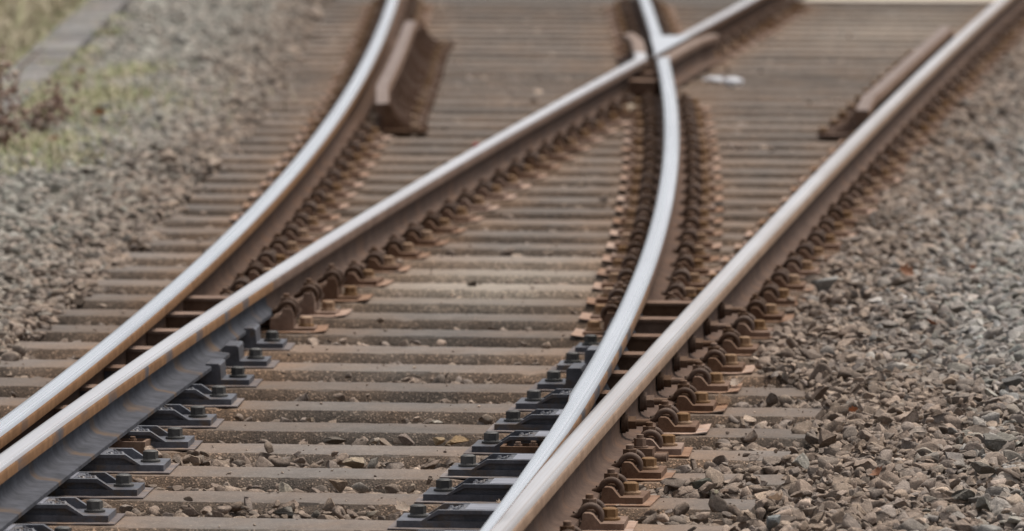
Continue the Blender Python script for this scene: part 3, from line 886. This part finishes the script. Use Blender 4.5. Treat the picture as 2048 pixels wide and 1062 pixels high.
# stones that stand out one by one: photo pixel of the base, width in photo pixels, colour, words
LOOSE = [
    (1400, 996, 58, .62, (.105, .105, .085), 'dark olive angular stone leaning up on the fourth sleeper end'),
    (1452, 1000, 46, .7, (.17, .12, .09), 'reddish brown rounded stone beside the dark leaning stone'),
    (1428, 999, 28, .8, (.20, .18, .13), 'small yellowish stone wedged between dark and reddish stones'),
    (712, 934, 58, .5, (.27, .22, .165), 'largest tan stone lying between sleepers in mid track'),
    (746, 936, 34, .6, (.18, .165, .145), 'grey wedge stone touching the largest tan stone'),
    (675, 983, 44, .65, (.23, .175, .13), 'rounded tan stone next to the pale cone-shaped stone'),
    (718, 984, 46, .6, (.29, .26, .225), 'pale cone-shaped stone between sleepers in mid track'),
    (786, 985, 36, .6, (.16, .125, .10), 'dark brown humped stone left of the upright stone'),
    (823, 985, 30, .8, (.22, .175, .135), 'upright brown stone near the closed switch rail chairs'),
    (570, 982, 40, .45, (.24, .21, .17), 'flat pale stone beside a dark gap between sleepers'),
    (812, 887, 42, .5, (.17, .135, .115), 'flat-topped brown block stone near the chairs'),
    (874, 888, 34, .55, (.25, .19, .12), 'yellowish stone beside the golden brown slab stone'),
    (913, 889, 52, .4, (.23, .16, .09), 'golden brown slab stone by a slide chair plate'),
    (748, 886, 28, .5, (.27, .23, .19), 'small pale stone left of flat-topped brown block'),
    (668, 885, 58, .35, (.10, .085, .07), 'dark flat sliver stone leaning on a sleeper'),
    (620, 842, 28, .5, (.30, .24, .18), 'pale tan small stone two bays above the tan stone'),
    (868, 847, 34, .3, (.33, .30, .26), 'thin whitish stone lying flat near the slide chairs'),
    (570, 1034, 56, .5, (.17, .155, .135), 'broad grey stone at the bottom bay of the track'),
    (634, 1035, 44, .55, (.09, .078, .065), 'blackish stone in the bottom bay of the track'),
    (704, 1035, 32, .6, (.17, .13, .105), 'brown wedge stone in the bottom bay of the track'),
    (742, 1036, 38, .5, (.25, .215, .175), 'speckled pale stone in the bottom bay of the track'),
    (1548, 1058, 40, .9, (.19, .20, .20), 'blue-grey upright stone at the bottom edge'),
    (1632, 1060, 46, .95, (.17, .13, .10), 'large brown cube-shaped stone at the bottom of the shoulder'),
    (1648, 893, 62, .7, (.19, .145, .115), 'large cracked brown stone at the sleeper ends'),
    (1600, 935, 44, .8, (.27, .255, .225), 'pale pitted stone at the end of a sleeper'),
    (1965, 943, 64, .55, (.155, .14, .12), 'big smooth rounded stone beside the weathered path'),
    (1985, 902, 66, .5, (.15, .14, .125), 'long wedge stone beside the weathered path'),
    (1968, 1020, 58, .6, (.20, .19, .165), 'chunky grey-green stone with sharp corner on the shoulder'),
    (1925, 1002, 48, .6, (.12, .11, .095), 'dark faceted stone beside the chunky grey-green stone'),
    (1645, 578, 62, .55, (.24, .235, .225), 'large pale wedge stone lying at a buried sleeper'),
    (2022, 775, 46, .7, (.12, .115, .11), 'dark pointed stone above the weathered path'),
    (1980, 795, 32, .6, (.36, .345, .31), 'whitish small stone above the weathered path'),
    (1640, 795, 60, .55, (.15, .11, .085), 'dark brown slab stone resting on a sleeper end'),
    (1850, 575, 60, .45, (.18, .17, .155), 'broad flat grey stone on the blurred shoulder'),
    (1260, 222, 28, .8, (.55, .46, .36), 'small pale stone in front of the crossing'),
]
for k, (u, v, wpx, hz, col, lab) in enumerate(LOOSE):
    inbay = v > 800 and u < 1500
    z0 = -.012 if inbay else (.03 if u > 1500 else 0.0)
    x, y = bp(u, v, z0); D = FW @ np.array([x, y, z0 - HS]); half = wpx / 2 * D / FPX
    v_, f_ = rock(3, 9, .012); v_ = v_ * np.array([half, half * .8, half * hz])
    rv = v_ @ rotmats(1, .25)[0].T if k else v_ @ np.array(Matrix.Rotation(-.55, 3, 'Y')).T
    rv[:, 2] -= rv[:, 2].min() + half * .18
    me = bpy.data.meshes.new('stone'); me.from_pydata(rv.tolist(), [], f_.tolist())
    at = me.attributes.new('tone', 'FLOAT_COLOR', 'POINT'); at.data.foreach_set('color', np.tile(np.array([*col, 1], np.float32), len(rv)))
    me.materials.append(M['stone']); o = link('ballast_stone', me, None, (x, y + half * .3, z0)); tag(o, lab, 'stone', 'loose stones that stand out')

# ------------------------------------------------------------------ litter and leaves
def crumple(name, w, h, d, seed, m_):
    r = np.random.default_rng(seed); v, f = ico(3); v = v * np.array([w, d, h]) * r.uniform(.65, 1.1, (len(v), 1))
    me = bpy.data.meshes.new(name); me.from_pydata(v.tolist(), [], f.tolist()); me.materials.append(m_); return me


x, y = bp(1465, 163, .03)
t = thing('paper_litter', 'crumpled white paper litter lying on the sleepers near the crossing', 'litter', (x, y, .03))
link('crumpled_ball', crumple('crumpled_ball', .055, .026, .05, 3, M['paper']), t)
link('torn_strip', crumple('torn_strip', .062, .016, .04, 5, M['paper']), t, (-.10, .05, .006))
x, y = bp(951, 290, .03)
tag(link('plastic_scrap', crumple('plastic_scrap', .015, .014, .015, 8, M['red']), None, (x, y, .03)), 'tiny red plastic scrap just above the straight closure rail', 'litter')


def leaf(u, v, z, size, m_, lab, seed):
    r = random.Random(seed); x, y = bp(u, v, z); mb = MB(); n = 9; rows = []
    for k in range(n + 1):
        t_ = k / n; w = size * .42 * math.sin(PI * min(1, t_ * 1.02 + .01)) ** .7 * (1 + .35 * math.sin(t_ * 19)); zz = size * .35 * (t_ - .5) ** 2 * 2
        rows.append([mb.bm.verts.new((size * (t_ - .5), s * w, zz + abs(s) * w * .55)) for s in (-1, -.5, 0, .5, 1)])
    for a, b2 in zip(rows, rows[1:]):
        for q in range(4): mb.bm.faces.new((a[q], b2[q], b2[q + 1], a[q + 1]))
    bmesh.ops.solidify(mb.bm, geom=list(mb.bm.faces), thickness=.0008)
    o = link('dry_leaf', mb.mesh('dry_leaf', m_, 60), None, (x, y, z)); o.rotation_euler = (r.uniform(.2, .9), r.uniform(-.4, .4), r.uniform(0, 6.28))
    tag(o, lab, 'leaf', 'fallen leaves on the ballast')


for k, (u, v, z, s, c, lab) in enumerate([
    (1443, 806, .012, .055, 'leaf_pale', 'pale dry leaf beside a fastening plate of the straight rail'),
    (1474, 770, .012, .06, 'leaf_pale', 'pale pink curled leaf standing by a rusty plate corner'),
    (1812, 545, .05, .06, 'leaf_orange', 'bright orange leaf on the blurred grey ballast'),
    (1945, 537, .05, .035, 'leaf_orange', 'red-orange leaf high on the grey ballast shoulder'),
    (1862, 648, .05, .05, 'leaf_brown', 'curled rusty leaf below the bright orange leaf'),
    (1757, 948, .045, .045, 'leaf_orange', 'small orange-tan leaf among stones of the brown shoulder'),
    (1706, 822, .045, .03, 'leaf_orange', 'thin orange leaf above the cracked brown stone'),
    (1552, 1000, .02, .045, 'leaf_pale', 'pale leaf standing upright at the end of a sleeper'),
    (1004, 1016, -.005, .05, 'leaf_pale', 'whitish leaf scrap leaning at a sleeper in mid track'),
    (805, 1020, .0, .05, 'leaf_pale', 'cream torn leaf beside the bottom slide chair'),
    (197, 230, .03, .07, 'leaf_orange', 'orange leaf by the grass edge near the dried weeds'),
    (108, 282, .03, .065, 'leaf_orange', 'large red-orange leaf below the dried weed heads'),
    (165, 145, .06, .07, 'leaf_orange', 'brown-orange leaf at the side of the cable duct'),
]): leaf(u, v, z, s, M[c], lab, k)


# ------------------------------------------------------------------ grass and dried weeds
def blades(name, roots, lens, cols):
    n = len(roots); a = rng.uniform(0, 2 * PI, n); lean = rng.uniform(.1, .95, n) * lens; w = rng.uniform(.0025, .005, n)
    dx_, dy_ = np.cos(a), np.sin(a); V = np.empty((n, 5, 3)); px_, py_ = -dy_ * w, dx_ * w
    for q, (t_, ww) in enumerate(((0, 1), (0, -1), (.55, .8), (.55, -.8), (1, 0))):
        V[:, q, 0] = roots[:, 0] + dx_ * lean * t_ ** 2 + px_ * ww; V[:, q, 1] = roots[:, 1] + dy_ * lean * t_ ** 2 + py_ * ww; V[:, q, 2] = roots[:, 2] + lens * t_ * (1 - .3 * t_)
    F = []
    base = (np.arange(n) * 5)[:, None]
    tri = np.concatenate([base + np.array([[0, 1, 3]]), base + np.array([[0, 3, 2]]), base + np.array([[2, 3, 4]])])
    me = bpy.data.meshes.new(name); me.from_pydata(V.reshape(-1, 3).tolist(), [], tri.tolist())
    at = me.attributes.new('tone', 'FLOAT_COLOR', 'POINT'); at.data.foreach_set('color', np.concatenate([np.repeat(cols, 5, 0), np.ones((n * 5, 1))], 1).astype(np.float32).ravel())
    me.materials.append(M['plant']); return me


GR = .98 * np.array([(.44, .38, .25), (.50, .43, .31), (.34, .33, .19), (.27, .28, .13), (.42, .36, .24), (.33, .26, .18), (.48, .40, .29)])
q = scatter(-13.5, -6.0, 30, 56, 900)
X, Y = q[:, 0], q[:, 1]; line = -7.9 - .137 * (Y - 39.2)
clump = np.sin(X * 5.1 + Y * 1.7) * np.sin(Y * 2.3 - X * 1.1) + .6 * np.sin(X * 13 + 1) * np.sin(Y * 6.1)
k = (X < line - .05) & (clump + rng.normal(0, .5, len(X)) > -.7)
g1 = q[k]
def patch(u, v, rx_, ry_, n):
    x, y = bp(u, v, .02); return np.stack([rng.normal(x, rx_, n), rng.normal(y, ry_, n)], -1)
near_gr = np.concatenate([patch(130, 215, .30, .9, 3200), patch(60, 235, .2, .8, 2200), patch(170, 195, .12, .35, 1800), patch(60, 325, .16, .4, 900), patch(235, 150, .10, .5, 1200), patch(20, 300, .15, .5, 1600), patch(90, 140, .07, .6, 700), patch(20, 190, .10, .5, 1200), patch(100, 285, .15, .3, 900)] + [np.stack([dx(Y_) + rng.normal(.03, .05, 260), Y_ + rng.normal(0, .25, 260)], -1) for Y_ in (36.5, 37.2, 38, 39.1, 40.6, 42.5, 44)] + [np.stack([dx(Y_) - .26 + rng.normal(0, .05, 260), Y_ + rng.normal(0, .3, 260)], -1) for Y_ in np.arange(36, 48, .7)])
g = np.concatenate([g1, near_gr]); n = len(g)
tone = GR[rng.integers(0, len(GR), n)] * np.exp(rng.normal(0, .2, (n, 1)))
gre = np.concatenate([np.zeros(len(g1), bool), rng.random(len(near_gr)) < .38]); tone[gre] = np.array([.235, .27, .115]) * np.exp(rng.normal(0, .2, (gre.sum(), 1)))
tag(link('grass', blades('grass', np.column_stack([g, np.full(n, -.02)]), np.concatenate([rng.uniform(.08, .24, len(g1)), rng.uniform(.04, .13, len(near_gr))]), tone)),
    'dry yellow and green grass along the cable duct', 'grass', None, 'stuff')


def weed(lab, base, stems, seed, heads=True):
    r = random.Random(seed); t = thing('dried_weed', lab, 'weed', (*base, -.01), 0, 'dried weeds by the gravel')
    ms = MB()
    for (dx_, dy_, h) in stems:
        p0 = Vector((r.uniform(-.02, .02), r.uniform(-.02, .02), 0)); p1 = Vector((dx_, dy_, h)); pm = (p0 + p1) / 2 + Vector((-.2 * dx_, 0, .03))
        ms.tube([p0, pm, p1], [.005, .004, .0025], 6)
        if heads:
            mh = MB()
            for _ in range(34):
                t_ = r.uniform(.42, 1.03); c = p0.lerp(p1, t_) + Vector((r.gauss(0, .036), r.gauss(0, .036), r.gauss(0, .026))); s = r.uniform(.007, .017)
                v0 = len(mh.bm.verts)
                bmesh.ops.create_icosphere(mh.bm, subdivisions=1, radius=s, matrix=Matrix.Translation(c) @ Matrix.Diagonal((r.uniform(.6, 1.4), 1, r.uniform(.5, 1.3), 1)))
            me = mh.mesh('seed_heads', M['plant'], 0); nv = len(me.vertices); per = np.repeat(np.array([(.22, .13, .095), (.32, .215, .165), (.15, .09, .068), (.46, .36, .29)])[rng.integers(0, 4, nv // 12 + 1)], 12, 0)[:nv]
            at = me.attributes.new('tone', 'FLOAT_COLOR', 'POINT'); at.data.foreach_set('color', np.concatenate([per, np.ones((nv, 1))], 1).astype(np.float32).ravel())
            link('seed_heads', me, t)  # the cluster of separate brown seed heads around this stem
    link('stem', ms.mesh('stem', M['leaf_brown']), t)


x, y = bp(20, 310, 0); weed('tall dried weed with brown seed heads at the very edge', (x - .03, y), [(-.02, 0, .40), (.05, .02, .30), (-.06, .03, .22), (-.01, .01, .46), (.02, .04, .16)], 1)
x, y = bp(70, 275, 0); weed('low dried weed with brown seed clusters on the green grass', (x, y), [(.06, 0, .17), (.13, .03, .25), (0, 0, .12), (.16, .0, .16)], 2)
x, y = bp(25, 200, 0); weed('bare thin dried stalk leaning across the cable duct', (x, y), [(.16, .0, .28)], 3, False)

# ------------------------------------------------------------------ sky, sun, camera
ELEV, AZ = math.radians(70), math.radians(50)        # sun azimuth clockwise from +Y
w = bpy.data.worlds.new('World'); scene.world = w; w.use_nodes = True; nt = w.node_tree
bg = nt.nodes['Background']; sky = nt.nodes.new('ShaderNodeTexSky'); sky.sky_type = 'NISHITA'; sky.sun_disc = False
sky.sun_elevation = ELEV; sky.sun_rotation = AZ; sky.air_density = 1.0; sky.dust_density = 4.0; sky.ozone_density = 1.0
hs = nt.nodes.new('ShaderNodeHueSaturation'); hs.inputs['Saturation'].default_value = .36
nt.links.new(sky.outputs[0], hs.inputs['Color']); nt.links.new(hs.outputs[0], bg.inputs['Color']); bg.inputs['Strength'].default_value = .066
sl = bpy.data.lights.new('sun', 'SUN'); sl.energy = 1.5; sl.angle = math.radians(38); sl.color = (1.0, .925, .835)
so = link('sun', sl); d = Vector((math.sin(AZ) * math.cos(ELEV), math.cos(AZ) * math.cos(ELEV), math.sin(ELEV))); so.rotation_euler = (-d).to_track_quat('-Z', 'Y').to_euler()

cam = bpy.data.cameras.new('camera'); cam.sensor_width = 36; cam.lens = 36 * FPX / IW; cam.clip_end = 500; cam.clip_start = .5
cam.dof.use_dof = True; cam.dof.focus_distance = 20.3; cam.dof.aperture_fstop = 5.4; cam.dof.aperture_blades = 9
co = link('camera', cam)
R = Matrix(((RT[0], UP[0], -FW[0]), (RT[1], UP[1], -FW[1]), (RT[2], UP[2], -FW[2])))
co.matrix_world = Matrix.Translation((0, 0, HS)) @ R.to_4x4()
scene.camera = co
vs = scene.view_settings; vs.view_transform = 'Standard'; vs.look = 'None'; vs.gamma = 1; vs.exposure = 1.14
